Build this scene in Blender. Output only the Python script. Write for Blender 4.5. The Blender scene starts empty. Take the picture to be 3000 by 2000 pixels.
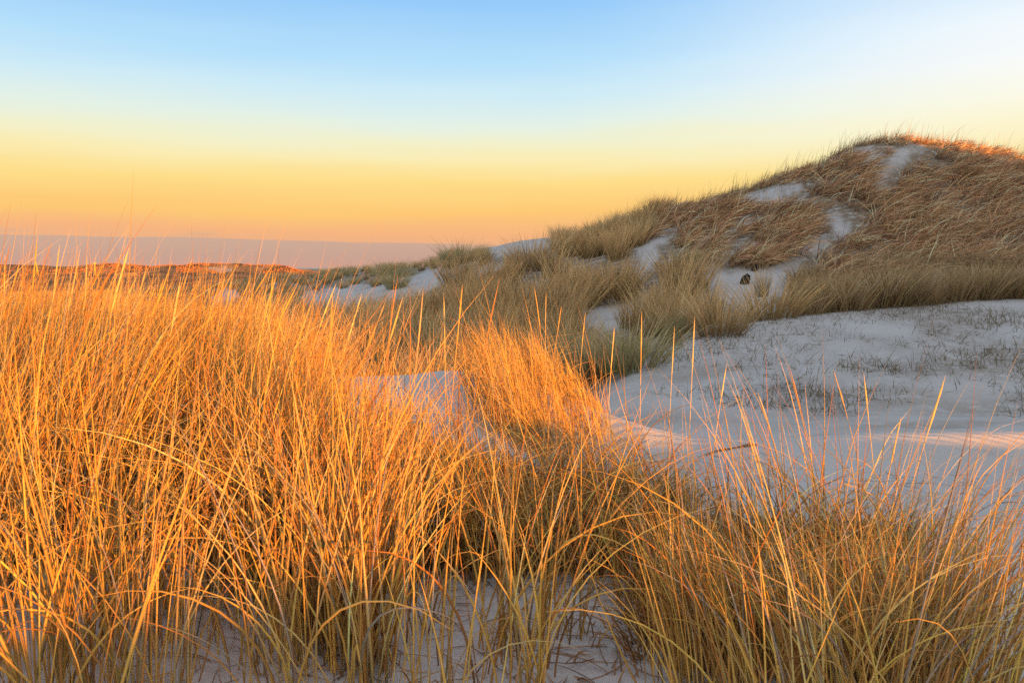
import bpy, math, random
import numpy as np
from mathutils import Vector
rng = np.random.default_rng(7)
random.seed(7)
R = math.radians
sc = bpy.context.scene
C = sc.collection

# ------------------------------------------------------------------ camera
EYE = 10.0                       # eye height above datum, metres
F = 28.0 / 36.0 * 3000.0         # focal length in photo pixels
PITCH = R(5.3)
cam_d = bpy.data.cameras.new('camera')
cam = bpy.data.objects.new('camera', cam_d)
C.objects.link(cam)
cam.location = (0, 0, EYE)
cam.rotation_euler = (R(90) - PITCH, 0, 0)
cam_d.lens = 28.0
cam_d.sensor_width = 36.0
cam_d.clip_start = 0.05
cam_d.clip_end = 60000
cam_d.dof.use_dof = True
cam_d.dof.focus_distance = 6.0
cam_d.dof.aperture_fstop = 11.0
sc.camera = cam

# ------------------------------------------------------------------ light
SUN_EL = 5.0                     # degrees
SUN_AZ = 35.0                    # sun stands behind the camera, this far to the right
sd = bpy.data.lights.new('sun', 'SUN')
so = bpy.data.objects.new('sun', sd)
C.objects.link(so)
sd.energy = 5.0
sd.angle = R(0.5)
sd.color = (1.0, 0.365, 0.035)
sunv = Vector((math.sin(R(SUN_AZ)) * math.cos(R(SUN_EL)), -math.cos(R(SUN_AZ)) * math.cos(R(SUN_EL)), math.sin(R(SUN_EL))))
so.rotation_euler = (-sunv).to_track_quat('-Z', 'Y').to_euler()
so.location = (20, -30, 40)

sc.view_settings.view_transform = 'Standard'
sc.view_settings.look = 'None'
sc.view_settings.exposure = 1.0
sc.view_settings.gamma = 1.0
sc.cycles.use_denoising = False
sc.cycles.max_bounces = 5
sc.cycles.diffuse_bounces = 3
sc.cycles.transparent_max_bounces = 4


def lin(c):
    return tuple(((v / 255.0) / 12.92 if v / 255.0 <= 0.04045 else ((v / 255.0 + 0.055) / 1.055) ** 2.4) for v in c)


# ------------------------------------------------------------------ sky
w = bpy.data.worlds.new('World')
sc.world = w
w.use_nodes = True
nt = w.node_tree
N = nt.nodes
Lk = nt.links
N.clear()


def nd(tree, typ, **kw):
    n = tree.nodes.new(typ)
    for k, v in kw.items():
        setattr(n, k, v)
    return n


def mth(tree, op, a, b=None, c=None, clamp=False):
    n = tree.nodes.new('ShaderNodeMath')
    n.operation = op
    n.use_clamp = clamp
    for i, v in enumerate((a, b, c)):
        if v is None:
            continue
        if isinstance(v, (int, float)):
            n.inputs[i].default_value = v
        else:
            tree.links.new(v, n.inputs[i])
    return n.outputs[0]


def mixc(tree, fac, a, b, mode='MIX'):
    n = tree.nodes.new('ShaderNodeMix')
    n.data_type = 'RGBA'
    n.blend_type = mode
    for sock, v in ((n.inputs[0], fac), (n.inputs[6], a), (n.inputs[7], b)):
        if isinstance(v, (int, float)):
            sock.default_value = v
        elif isinstance(v, tuple):
            sock.default_value = v if len(v) == 4 else (*v, 1)
        else:
            tree.links.new(v, sock)
    return n.outputs[2]


def ramp(tree, fac, stops, interp='LINEAR'):
    n = tree.nodes.new('ShaderNodeValToRGB')
    cr = n.color_ramp
    cr.interpolation = interp
    while len(cr.elements) < len(stops):
        cr.elements.new(0.5)
    for e, (p, c) in zip(cr.elements, stops):
        e.position = p
        e.color = (*c, 1)
    tree.links.new(fac, n.inputs[0])
    return n.outputs[0]


def smooth(tree, v, lo, hi):
    n = tree.nodes.new('ShaderNodeMapRange')
    n.interpolation_type = 'SMOOTHSTEP'
    tree.links.new(v, n.inputs[0])
    n.inputs[1].default_value = lo
    n.inputs[2].default_value = hi
    n.inputs[3].default_value = 0
    n.inputs[4].default_value = 1
    return n.outputs[0]


tc = nd(nt, 'ShaderNodeTexCoord')
sep = nd(nt, 'ShaderNodeSeparateXYZ')
Lk.new(tc.outputs['Generated'], sep.inputs[0])
el = mth(nt, 'MULTIPLY', mth(nt, 'ARCSINE', sep.outputs[2]), 57.29578)
azm = mth(nt, 'MULTIPLY', mth(nt, 'ARCTAN2', sep.outputs[0], sep.outputs[1]), 57.29578)
mps = nd(nt, 'ShaderNodeMapping')
mps.inputs['Scale'].default_value = (2.2, 2.2, 22)
Lk.new(tc.outputs['Generated'], mps.inputs[0])
nsk = nd(nt, 'ShaderNodeTexNoise')
nsk.inputs['Scale'].default_value = 1.6
nsk.inputs['Detail'].default_value = 6
Lk.new(mps.outputs[0], nsk.inputs['Vector'])
# faint uneven haze layers
elh = mth(nt, 'ADD', el, mth(nt, 'MULTIPLY', mth(nt, 'SUBTRACT', nsk.outputs[0], 0.5), 1.5))
e40 = mth(nt, 'MULTIPLY', elh, 1 / 40.0, clamp=True)


def st(lst):
    return [(e / 40.0, lin(c)) for e, c in lst]


left = ramp(nt, e40, st([(0, (222, 170, 145)), (2.5, (247, 182, 128)), (3.9, (254, 201, 118)), (6.0, (254, 222, 138)),
                         (7.4, (251, 236, 178)), (8.75, (242, 241, 205)), (10.2, (226, 241, 232)), (12.0, (206, 235, 247)),
                         (14.1, (182, 224, 251)), (17.9, (150, 203, 250)), (30.0, (118, 175, 240)), (40.0, (112, 165, 230))]))
right = ramp(nt, e40, st([(0, (226, 172, 144)), (2.5, (250, 190, 134)), (3.9, (255, 206, 128)), (6.0, (254, 226, 150)),
                          (7.4, (254, 238, 184)), (8.75, (253, 246, 212)), (10.2, (252, 250, 230)), (12.0, (250, 251, 248)),
                          (14.1, (243, 250, 254)), (17.9, (214, 236, 253)), (30.0, (170, 206, 246)), (40.0, (150, 190, 240))]))
sky = mixc(nt, smooth(nt, azm, 2.0, 36.0), left, right)
# grey-mauve cloud bank low over the horizon, with a ragged upper edge that dips to the right
mp = nd(nt, 'ShaderNodeMapping')
mp.inputs['Scale'].default_value = (9, 9, 60)
Lk.new(tc.outputs['Generated'], mp.inputs[0])
ns = nd(nt, 'ShaderNodeTexNoise')
ns.inputs['Scale'].default_value = 1.0
ns.inputs['Detail'].default_value = 5
Lk.new(mp.outputs[0], ns.inputs['Vector'])
top = mth(nt, 'MULTIPLY_ADD', smooth(nt, azm, -22, 4), -0.42, 1.98)
top = mth(nt, 'ADD', top, mth(nt, 'MULTIPLY', mth(nt, 'SUBTRACT', ns.outputs[0], 0.5), 0.46))
d_edge = mth(nt, 'SUBTRACT', top, el)
bank = mth(nt, 'MULTIPLY', smooth(nt, d_edge, -0.04, 0.10), mth(nt, 'SUBTRACT', 1.0, smooth(nt, azm, -7, 6)))
streak = mth(nt, 'MULTIPLY', mth(nt, 'MULTIPLY', smooth(nt, ns.outputs[0], 0.52, 0.68), 0.45),
             mth(nt, 'MULTIPLY', smooth(nt, d_edge, -0.55, -0.1), mth(nt, 'SUBTRACT', 1.0, smooth(nt, d_edge, -0.1, 0.0))))
bank = mth(nt, 'MAXIMUM', bank, streak)
bankc = ramp(nt, mth(nt, 'MULTIPLY', el, 0.5, clamp=True), [(0, lin((206, 160, 144))), (0.35, lin((200, 163, 147))), (1, lin((205, 172, 152)))])
sky = mixc(nt, mth(nt, 'MULTIPLY', bank, 0.93), sky, bankc)
# the half of the sky round the low sun, behind the camera, is brighter
nish = nd(nt, 'ShaderNodeTexSky', sky_type='NISHITA')
nish.sun_disc = False
nish.sun_elevation = R(SUN_EL)
nish.sun_rotation = R(180 - SUN_AZ)
nish.dust_density = 1.5
back = mth(nt, 'SUBTRACT', 1.0, smooth(nt, sep.outputs[1], -0.35, 0.25))
hi = smooth(nt, el, 26, 50)
rear = mixc(nt, 1.0, mixc(nt, 1.0, nish.outputs[0], (0.10, 0.10, 0.10), 'MULTIPLY'), lin((206, 214, 234)), 'ADD')
sky = mixc(nt, mth(nt, 'MAXIMUM', back, hi), sky, rear)
bg = nd(nt, 'ShaderNodeBackground')
Lk.new(sky, bg.inputs[0])
bg.inputs[1].default_value = 0.5   # 2 ** -exposure
out = nd(nt, 'ShaderNodeOutputWorld')
Lk.new(bg.outputs[0], out.inputs[0])


# ------------------------------------------------------------------ helpers
def tag(o, label=None, cat=None, group=None, kind=None):
    if label:
        o['label'] = label
    if cat:
        o['category'] = cat
    if group:
        o['group'] = group
    if kind:
        o['kind'] = kind
    return o


def slope(py):
    yv = (1000.0 - py) / F
    return (-math.sin(PITCH) + yv * math.cos(PITCH)) / (math.cos(PITCH) + yv * math.sin(PITCH))


def tanx(px, py):
    yv = (1000.0 - py) / F
    return ((px - 1500.0) / F) / (math.cos(PITCH) + yv * math.sin(PITCH))


def project(x, y, h):
    """world point (h relative to the eye) -> photo pixel"""
    fw = y * math.cos(PITCH) - h * math.sin(PITCH)
    up = y * math.sin(PITCH) + h * math.cos(PITCH)
    fw = np.maximum(fw, 1e-3)
    return 1500 + F * x / fw, 1000 - F * up / fw


def at(px, py, d):
    """point seen at photo pixel (px, py), d metres ahead"""
    return Vector((tanx(px, py) * d, d, EYE + slope(py) * d))


def _hash(ix, iy, seed):
    h = (ix * 374761393 + iy * 668265263 + seed * 974634533) & 0xFFFFFFFF
    h = ((h ^ (h >> 13)) * 1274126177) & 0xFFFFFFFF
    return ((h ^ (h >> 16)) & 0xFFFF) / 65535.0


def vnoise(x, y, seed=0):
    x = np.asarray(x, dtype=np.float64)
    y = np.asarray(y, dtype=np.float64)
    ix = np.floor(x).astype(np.int64)
    iy = np.floor(y).astype(np.int64)
    fx = x - ix
    fy = y - iy
    fx = fx * fx * (3 - 2 * fx)
    fy = fy * fy * (3 - 2 * fy)
    a = _hash(ix, iy, seed)
    b = _hash(ix + 1, iy, seed)
    c = _hash(ix, iy + 1, seed)
    d = _hash(ix + 1, iy + 1, seed)
    return (a + (b - a) * fx) * (1 - fy) + (c + (d - c) * fx) * fy


def fbm(x, y, seed=0, oct=4):
    s = 0
    a = 0.5
    for i in range(oct):
        s = s + a * (vnoise(x, y, seed + i * 17) - 0.5)
        x = x * 2.03 + 3.1
        y = y * 2.03 + 1.7
        a *= 0.5
    return s


def sstep(v, a, b):
    t = np.clip((v - a) / (b - a), 0, 1)
    return t * t * (3 - 2 * t)


def pchip(xk, yk, x):
    """monotone cubic through the knots"""
    h = np.diff(xk)
    dl = np.diff(yk) / h
    m = np.zeros_like(yk)
    for i in range(1, len(xk) - 1):
        if dl[i - 1] * dl[i] > 0:
            w1 = 2 * h[i] + h[i - 1]
            w2 = h[i] + 2 * h[i - 1]
            m[i] = (w1 + w2) / (w1 / dl[i - 1] + w2 / dl[i])
    m[0] = dl[0]
    m[-1] = dl[-1]
    i = np.clip(np.searchsorted(xk, x) - 1, 0, len(xk) - 2)
    t = np.clip((x - xk[i]) / h[i], 0, 1)
    t2 = t * t
    t3 = t2 * t
    return (yk[i] * (2 * t3 - 3 * t2 + 1) + m[i] * h[i] * (t3 - 2 * t2 + t)
            + yk[i + 1] * (3 * t2 - 2 * t3) + m[i + 1] * h[i] * (t3 - t2))


# ------------------------------------------------------------------ terrain profile
# each knot: distance list and height list over bearing (bearing as photo column on the horizon row);
# a height entry ('y', v) means the ground there is seen at photo row v
def Y(v):
    return ('y', v)


KN = [
    ([(1500, 0.5)], [(1500, -0.93)]),
    ([(1500, 2.0)], [(-900, -0.93), (1500, -0.98), (3900, -1.0)]),
    ([(1500, 3.2)], [(-900, -0.88), (600, -0.92), (1300, -1.0), (1700, -1.04), (2200, -1.07), (3900, -1.06)]),
    'PRE', 'NEAR',
    ([(-900, 6.5), (1300, 6.5), (1700, 6.0), (1900, 5.5), (2200, 5.2), (3000, 5.6), (3900, 6.0)],
     [(-900, -0.75), (600, -0.84), (1000, Y(1105)), (1300, Y(1088)), (1450, Y(1096)), (1600, Y(1135)), (1700, Y(1180)), (1800, Y(1222)),
      (1900, Y(1255)), (2050, Y(1285)), (2200, Y(1297)), (2400, Y(1288)), (2600, Y(1272)), (3000, Y(1265)), (3900, Y(1262))]),
    ([(-900, 7.6), (1300, 7.6), (1700, 7.0), (1900, 6.6), (2200, 6.4), (3000, 6.8), (3900, 7.2)],
     [(-900, -1.15), (1300, -1.30), (1800, -1.50), (2200, -1.50), (2600, -1.42), (3900, -1.40)]),
    ([(1500, 8.8)], [(-900, -1.9), (1500, -1.85), (2000, -1.78), (2600, -1.66), (3900, -1.6)]),
    ([(1500, 11.0)], [(-900, -2.1), (1500, -2.0), (1700, -1.95), (1800, -1.74), (2000, -1.58), (2300, -1.42), (3000, -1.26), (3900, -1.2)]),
    ([(-900, 13), (1700, 12.5), (1900, 12.8), (2100, 13.5), (2300, 14), (3000, 15), (3900, 16)],
     [(-900, -2.3), (1500, -2.1), (1700, -2.02), (1790, Y(1108)), (1900, Y(1042)), (2000, Y(1003)), (2100, Y(970)), (2300, Y(930)), (2560, Y(906)), (3000, Y(879)), (3900, Y(860))]),
    ([(1500, 19)], [(-900, -2.7), (1000, -2.3), (1500, -2.05), (1800, -1.7), (2000, -1.45), (2300, -1.1), (3000, -0.85), (3900, -0.8)]),
    ([(1500, 24)], [(-900, -3.0), (800, -2.5), (1200, -2.1), (1500, -1.6), (1800, -1.15), (2150, -0.72), (2600, -0.4), (3000, -0.15), (3900, 0.0)]),
    ([(-900, 46), (900, 45), (1100, 40), (1300, 35), (1500, 32), (3900, 32)],
     [(-900, -3.4), (600, -2.8), (900, Y(880)), (1100, Y(868)), (1300, Y(848)), (1500, Y(800)), (1700, Y(762)), (1900, Y(728)), (2200, Y(668)), (2600, Y(610)), (3000, Y(610)), (3900, Y(640))]),
    ([(-900, 80), (900, 80), (1100, 75), (1250, 65), (1450, 55), (1600, 48), (1750, 42), (1900, 40), (3900, 40)],
     [(-900, -3.6), (500, -2.7), (700, Y(838)), (900, Y(806)), (1000, Y(797)), (1100, Y(792)), (1250, Y(780)), (1330, Y(748)), (1400, Y(732)), (1450, Y(722)), (1530, Y(703)), (1600, Y(698)), (1680, Y(700)),
      (1750, Y(690)), (1830, Y(660)), (1900, Y(632)), (2000, Y(612)), (2100, Y(586)), (2200, Y(553)), (2290, Y(517)), (2370, Y(492)), (2430, Y(458)), (2500, Y(432)), (2600, Y(417)), (2700, Y(430)), (2800, Y(440)), (2900, Y(458)), (3000, Y(484)), (3900, Y(640))]),
    ([(-900, 112), (1100, 108), (1450, 85), (1900, 62), (3900, 62)], [(-900, -3.7), (1100, -3.0), (1900, -1.0), (3900, -1.0)]),
    ([(1500, 165)], [(-900, -3.5), (600, -3.5), (3900, -4.2)]),
    ([(1500, 255)], [(-900, -2.2), (500, -2.5), (900, -3.2), (3900, -4.0)]),
    ([(1500, 600)], [(1500, -5.6)]),
    ([(1500, 1500)], [(1500, -8.4)]),
    ([(1500, 5000)], [(1500, -9.3)]),
    ([(1500, 9000)], [(1500, -12.0)]),
]


# a steeper face just under the near crest, so that the low sun catches it
ci = KN.index('NEAR') + 1
cd, ch = KN[ci]
CPX = [-900, 600, 1000, 1300, 1450, 1600, 1700, 1800, 1900, 2050, 2200, 2400, 2600, 3000, 3900]
chx = [a for a, _ in ch]
chv = [(slope(b[1]) * np.interp(a, [q for q, _ in cd], [q for _, q in cd])) if isinstance(b, tuple) else b for a, b in ch]
pre_dd = np.interp(CPX, [1300, 1600, 1900, 2200, 2600, 3000], [1.3, 0.75, 0.65, 0.7, 0.55, 0.5])
pre_dh = np.interp(CPX, [1300, 1500, 1600, 1800, 1900, 2050, 2200, 2400, 2600, 3000], [0.12, 0.24, 0.34, 0.33, 0.25, 0.10, 0.03, 0.05, 0.12, 0.15])
KN[ci - 2] = ([(p, float(np.interp(p, [q for q, _ in cd], [q for _, q in cd]) - dd)) for p, dd in zip(CPX, pre_dd)],
              [(p, float(np.interp(p, chx, chv) - dh)) for p, dh in zip(CPX, pre_dh)])
KN[ci - 1] = ([(p, float(np.interp(p, [q for q, _ in cd], [q for _, q in cd]) - 0.10)) for p in CPX],
              [(p, float(np.interp(p, chx, chv) - 0.12 * dh)) for p, dh in zip(CPX, pre_dh)])


def knot_cols(px):
    """distances and heights of every knot for an array of bearings"""
    D = []
    H = []
    for dl, hl in KN:
        d = np.interp(px, [a for a, _ in dl], [b for _, b in dl])
        hx = np.array([a for a, _ in hl], dtype=float)
        hv = np.array([(slope(b[1]) * np.interp(a, [q for q, _ in dl], [q for _, q in dl])) if isinstance(b, tuple) else b for a, b in hl], dtype=float)
        if len(hx) > 2:
            h = pchip(hx, hv, np.clip(px, hx[0], hx[-1]))
        else:
            h = np.interp(px, hx, hv)
        D.append(d)
        H.append(h)
    return np.array(D), np.array(H)


FAR = [(-900, 779), (-200, 776), (0, 774.5), (60, 776), (230, 779), (330, 775), (400, 773), (430, 779), (540, 778), (560, 773), (620, 774), (690, 770), (740, 775), (800, 777), (840, 783), (880, 790), (930, 800), (1000, 830)]
ca, sa = math.cos(R(SUN_AZ)), math.sin(R(SUN_AZ))
TE = math.tan(R(SUN_EL))
# skyline of the unseen dunes behind the camera, shaped for their shade: the height of their shadow's edge at the camera
TU = [(-60, -0.4), (-6, -0.60), (0, -0.60), (1, -0.58), (2.6, -0.59), (3.3, -0.70), (3.7, -0.88), (4.0, -0.88), (4.3, -0.82), (5.2, -0.92), (5.7, -1.0), (6.3, -1.06), (6.8, -0.9), (7.5, 0.2), (10, 1.5), (14, 5.5), (19, 11), (24, 11), (28.3, 8), (28.9, 6.2), (29.4, 5.9), (30.9, 6.35), (31.2, 9.2), (36, 9.4), (37.4, 8.4), (38.2, 7.2), (44, 5.0), (50, 6), (60, 17), (80, 17), (100, 7), (130, 2), (200, 0)]

tf = np.concatenate([np.linspace(-180, -50, 60, endpoint=False), np.linspace(-50, -35, 60, endpoint=False),
                     np.linspace(-35, 35, 800, endpoint=False), np.linspace(35, 50, 60, endpoint=False), np.linspace(50, 180, 521)])
th = np.radians(tf)
rr = np.exp(np.linspace(math.log(0.3), math.log(9000), 760))
HG = np.zeros((len(th), len(rr)))
XG = np.sin(th)[:, None] * rr[None, :]
YG = np.cos(th)[:, None] * rr[None, :]
thc = np.clip(th, -R(62), R(62))
pxc = np.clip(1500 + F * np.tan(thc), -900, 3900)
Dk, Hk = knot_cols(pxc)
for i in range(len(th)):
    d = rr * math.cos(thc[i])
    h = pchip(Dk[:, i], Hk[:, i], d)
    # far dunes
    hc = slope(np.interp(pxc[i], [a for a, _ in FAR], [b for _, b in FAR])) * 350.0
    bump = np.exp(-(np.abs(d - 350) / np.where(d < 350, 26.0, 40.0)) ** 1.5)
    h = h + np.maximum(hc - h, 0) * bump * (1.0 if abs(tf[i]) < 60 else 0.0)
    wr = sstep(abs(tf[i]), 62, 95)
    flat = np.interp(np.log(rr), np.log([0.3, 30, 200, 1500, 5000, 9000]), [-0.95, -1.3, -3.5, -8.4, -9.3, -12])
    HG[i] = h * (1 - wr) + flat * wr
# small relief, growing with distance
rad = np.hypot(XG, YG)
amp1 = np.interp(np.log(rad), np.log([0.3, 4, 9, 20, 45, 100, 300, 600, 2000]), [0.02, 0.03, 0.05, 0.25, 0.35, 0.5, 2.0, 1.4, 0.8])
frq1 = np.interp(np.log(rad), np.log([0.3, 4, 12, 20, 45, 100, 300, 2000]), [1.2, 1.2, 0.8, 0.30, 0.22, 0.12, 0.05, 0.02])
n_near = fbm(XG * 1.2, YG * 1.2, 1)
n_mid = fbm(XG * 0.33, YG * 0.33, 2)
n_far = fbm(XG * 0.09, YG * 0.05, 3, 5)
n_vf = fbm(XG * 0.03, YG * 0.012, 4, 5)
wn = 1 - sstep(rad, 9, 16)
wm = sstep(rad, 12, 22) * (1 - sstep(rad, 70, 130))
wf = sstep(rad, 70, 130) * (1 - sstep(rad, 500, 900))
HG += n_near * wn * np.interp(rad, [0, 3, 5.5, 7, 11], [0.05, 0.05, 0.022, 0.08, 0.16]) + n_mid * wm * 0.42 + n_far * wf * 1.2 + n_vf * sstep(rad, 500, 900) * (1 - sstep(rad, 2500, 4500)) * 1.6
HG += fbm(XG * 0.12, YG * 0.06, 9, 5) * np.exp(-((rad - 355) / 45.0) ** 2) * 3.4 * (np.abs(th) < 1)[:, None]
# unseen dunes behind the camera, their skyline shaped to shade parts of the scene
UG = XG * ca + YG * sa
SG = -XG * sa + YG * ca
Tn = np.interp(UG, [a for a, _ in TU], [b for _, b in TU])
s0 = np.interp(UG, [-100, 6.6, 9.5, 300], [-6.0, -6.0, -30.0, -30.0])
wd = np.interp(UG, [6.6, 9.5], [2.6, 9.0])
rid = Tn - s0 * TE
HG += np.maximum(rid - HG, 0) * np.exp(-((SG - s0) / wd) ** 2)


def gz(x, y):
    """terrain height (relative to the eye) at world x, y"""
    x = np.asarray(x, float)
    y = np.asarray(y, float)
    t = np.degrees(np.arctan2(x, y))
    r = np.hypot(x, y)
    fi = np.interp(t, tf, np.arange(len(tf)))
    fj = np.clip((np.log(np.maximum(r, 0.3)) - math.log(0.3)) / (math.log(9000) - math.log(0.3)) * (len(rr) - 1), 0, len(rr) - 1.001)
    i = np.clip(fi.astype(int), 0, len(tf) - 2)
    j = fj.astype(int)
    a = fi - i
    b = fj - j
    return HG[i, j] * (1 - a) * (1 - b) + HG[i + 1, j] * a * (1 - b) + HG[i, j + 1] * (1 - a) * b + HG[i + 1, j + 1] * a * b


# bare sand, as patches on the slopes
BARE = [
    [(2020, 765), (2110, 790), (2200, 800), (2345, 775), (2330, 850), (2240, 885), (2270, 925), (2180, 905), (2080, 860), (2030, 830)],
    [(2630, 432), (2700, 424), (2655, 470), (2600, 525), (2545, 570), (2572, 500)],
    [(2508, 432), (2572, 428), (2560, 470), (2515, 475)],
    [(2130, 608), (2230, 562), (2345, 528), (2330, 555), (2260, 597), (2190, 606)],
    [(1895, 690), (1945, 690), (1925, 760), (1890, 820), (1855, 800), (1868, 740)],
    [(1690, 890), (1800, 900), (1890, 880), (1900, 930), (1800, 975), (1700, 955)],
    [(1420, 726), (1520, 699), (1650, 697), (1590, 735), (1450, 752)],
    [(1370, 812), (1460, 768), (1490, 776), (1420, 816)],
    [(880, 855), (1000, 843), (1130, 832), (1220, 806), (1292, 778), (1310, 800), (1350, 815), (1230, 868), (1120, 884), (1000, 905), (880, 890)],
    [(600, 890), (650, 852), (690, 848), (705, 870), (640, 895)],
    [(2430, 640), (2490, 640), (2480, 690), (2440, 690)],
    [(2360, 700), (2430, 705), (2400, 750), (2350, 745)],
]


def inpoly(px, py, poly):
    r = np.zeros(np.shape(px), bool)
    n = len(poly)
    for i in range(n):
        x1, y1 = poly[i]
        x2, y2 = poly[(i + 1) % n]
        c = ((y1 > py) != (y2 > py))
        r ^= c & (px < (x2 - x1) * (py - y1) / (y2 - y1 + 1e-9) + x1)
    return r


def bare(px, py):
    b = np.zeros(np.shape(px), bool)
    for p in BARE:
        b |= inpoly(px, py, p)
    return b


def veiling(x, d, hgt):
    """True where grass this tall would hide a bare patch"""
    PX, PY = project(x, d, gz(x, d))
    jx = fbm(x * 1.1, d * 1.1, 61) * 70
    jy = fbm(x * 1.1, d * 1.1, 62) * 44
    b = bare(PX + jx, PY + jy)
    for k in (0.3, 0.6, 0.85):
        b |= bare(PX + jx, PY + jy - k * hgt / d * F)
    return b


def mound(px, d):
    """True on the near ridge, in the hollow and on the sandy mound"""
    cr = np.interp(px, [1690, 1790, 1900, 2100, 2300, 3000], [7.5, 11.6, 12.9, 13.6, 14.1, 15.1])
    return d < cr


# vegetation cover on the terrain
PXG, PYG = project(XG, YG, HG)
front = (np.abs(th) < R(50))[:, None] & (YG > 0)
cov = np.ones_like(HG)
jx = PXG + fbm(XG * 1.1, YG * 1.1, 61) * 70
jy = PYG + fbm(XG * 1.1, YG * 1.1, 62) * 44
cov[bare(jx, jy) & (rad > 16) & (rad < 110)] = 0
cov[mound(PXG, YG) & (rad < 16)] = 0
cov[(rad < 9)] = 0
cov[~front & (rad < 16)] = 0
cov *= sstep(rad, 9, 13)
# stained, debris-strewn sand on the mound
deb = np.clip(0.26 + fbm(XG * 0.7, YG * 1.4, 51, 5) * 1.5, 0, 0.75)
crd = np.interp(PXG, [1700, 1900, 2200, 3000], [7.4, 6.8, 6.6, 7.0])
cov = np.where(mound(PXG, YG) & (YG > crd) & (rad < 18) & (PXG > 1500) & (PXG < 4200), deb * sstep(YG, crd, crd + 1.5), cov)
for _ in range(2):
    cov[1:-1] = (cov[:-2] + 2 * cov[1:-1] + cov[2:]) / 4
    cov[:, 1:-1] = (cov[:, :-2] + 2 * cov[:, 1:-1] + cov[:, 2:]) / 4
hth = sstep(rad, 85, 130) * (1 - sstep(rad, 900, 1600))
fdune = np.exp(-((rad - 345) / 45.0) ** 2)
sandfar = np.zeros_like(HG)
sandfar = np.maximum(sandfar, inpoly(PXG, PYG, [(605, 783), (640, 780), (685, 787), (678, 796), (640, 798)]) * 0.4 * (rad > 250))


def new_mesh(name, V, Fq, mat, cols=None, smooth=True, ngon=4, parent=None, link=True):
    me = bpy.data.meshes.new(name)
    V = np.ascontiguousarray(V, dtype=np.float32)
    Fq = np.ascontiguousarray(Fq, dtype=np.int32)
    me.vertices.add(len(V))
    me.vertices.foreach_set('co', V.ravel())
    me.loops.add(Fq.size)
    me.loops.foreach_set('vertex_index', Fq.ravel())
    me.polygons.add(len(Fq))
    me.polygons.foreach_set('loop_start', np.arange(0, Fq.size, ngon, dtype=np.int32))
    me.polygons.foreach_set('loop_total', np.full(len(Fq), ngon, dtype=np.int32))
    if smooth:
        me.polygons.foreach_set('use_smooth', np.ones(len(Fq), dtype=bool))
    if cols is not None:
        ca_ = me.color_attributes.new('col', 'FLOAT_COLOR', 'POINT')
        c4 = np.ones((len(V), 4), dtype=np.float32)
        c4[:, :3] = cols
        ca_.data.foreach_set('color', c4.ravel())
    me.update(calc_edges=True)
    me.materials.append(mat)
    if not link:
        return me
    o = bpy.data.objects.new(name, me)
    C.objects.link(o)
    if parent:
        o.parent = parent
    return o


# ------------------------------------------------------------------ materials
def base_mat(name, rough=0.8, spec=0.2):
    m = bpy.data.materials.new(name)
    m.use_nodes = True
    t = m.node_tree
    b = t.nodes['Principled BSDF']
    b.inputs['Roughness'].default_value = rough
    b.inputs['Specular IOR Level'].default_value = spec
    return m, t, b


def noise(t, vec, scale, detail=4, rough=0.55):
    n = t.nodes.new('ShaderNodeTexNoise')
    n.inputs['Scale'].default_value = scale
    n.inputs['Detail'].default_value = detail
    n.inputs['Roughness'].default_value = rough
    t.links.new(vec, n.inputs['Vector'])
    return n.outputs[0]


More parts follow.
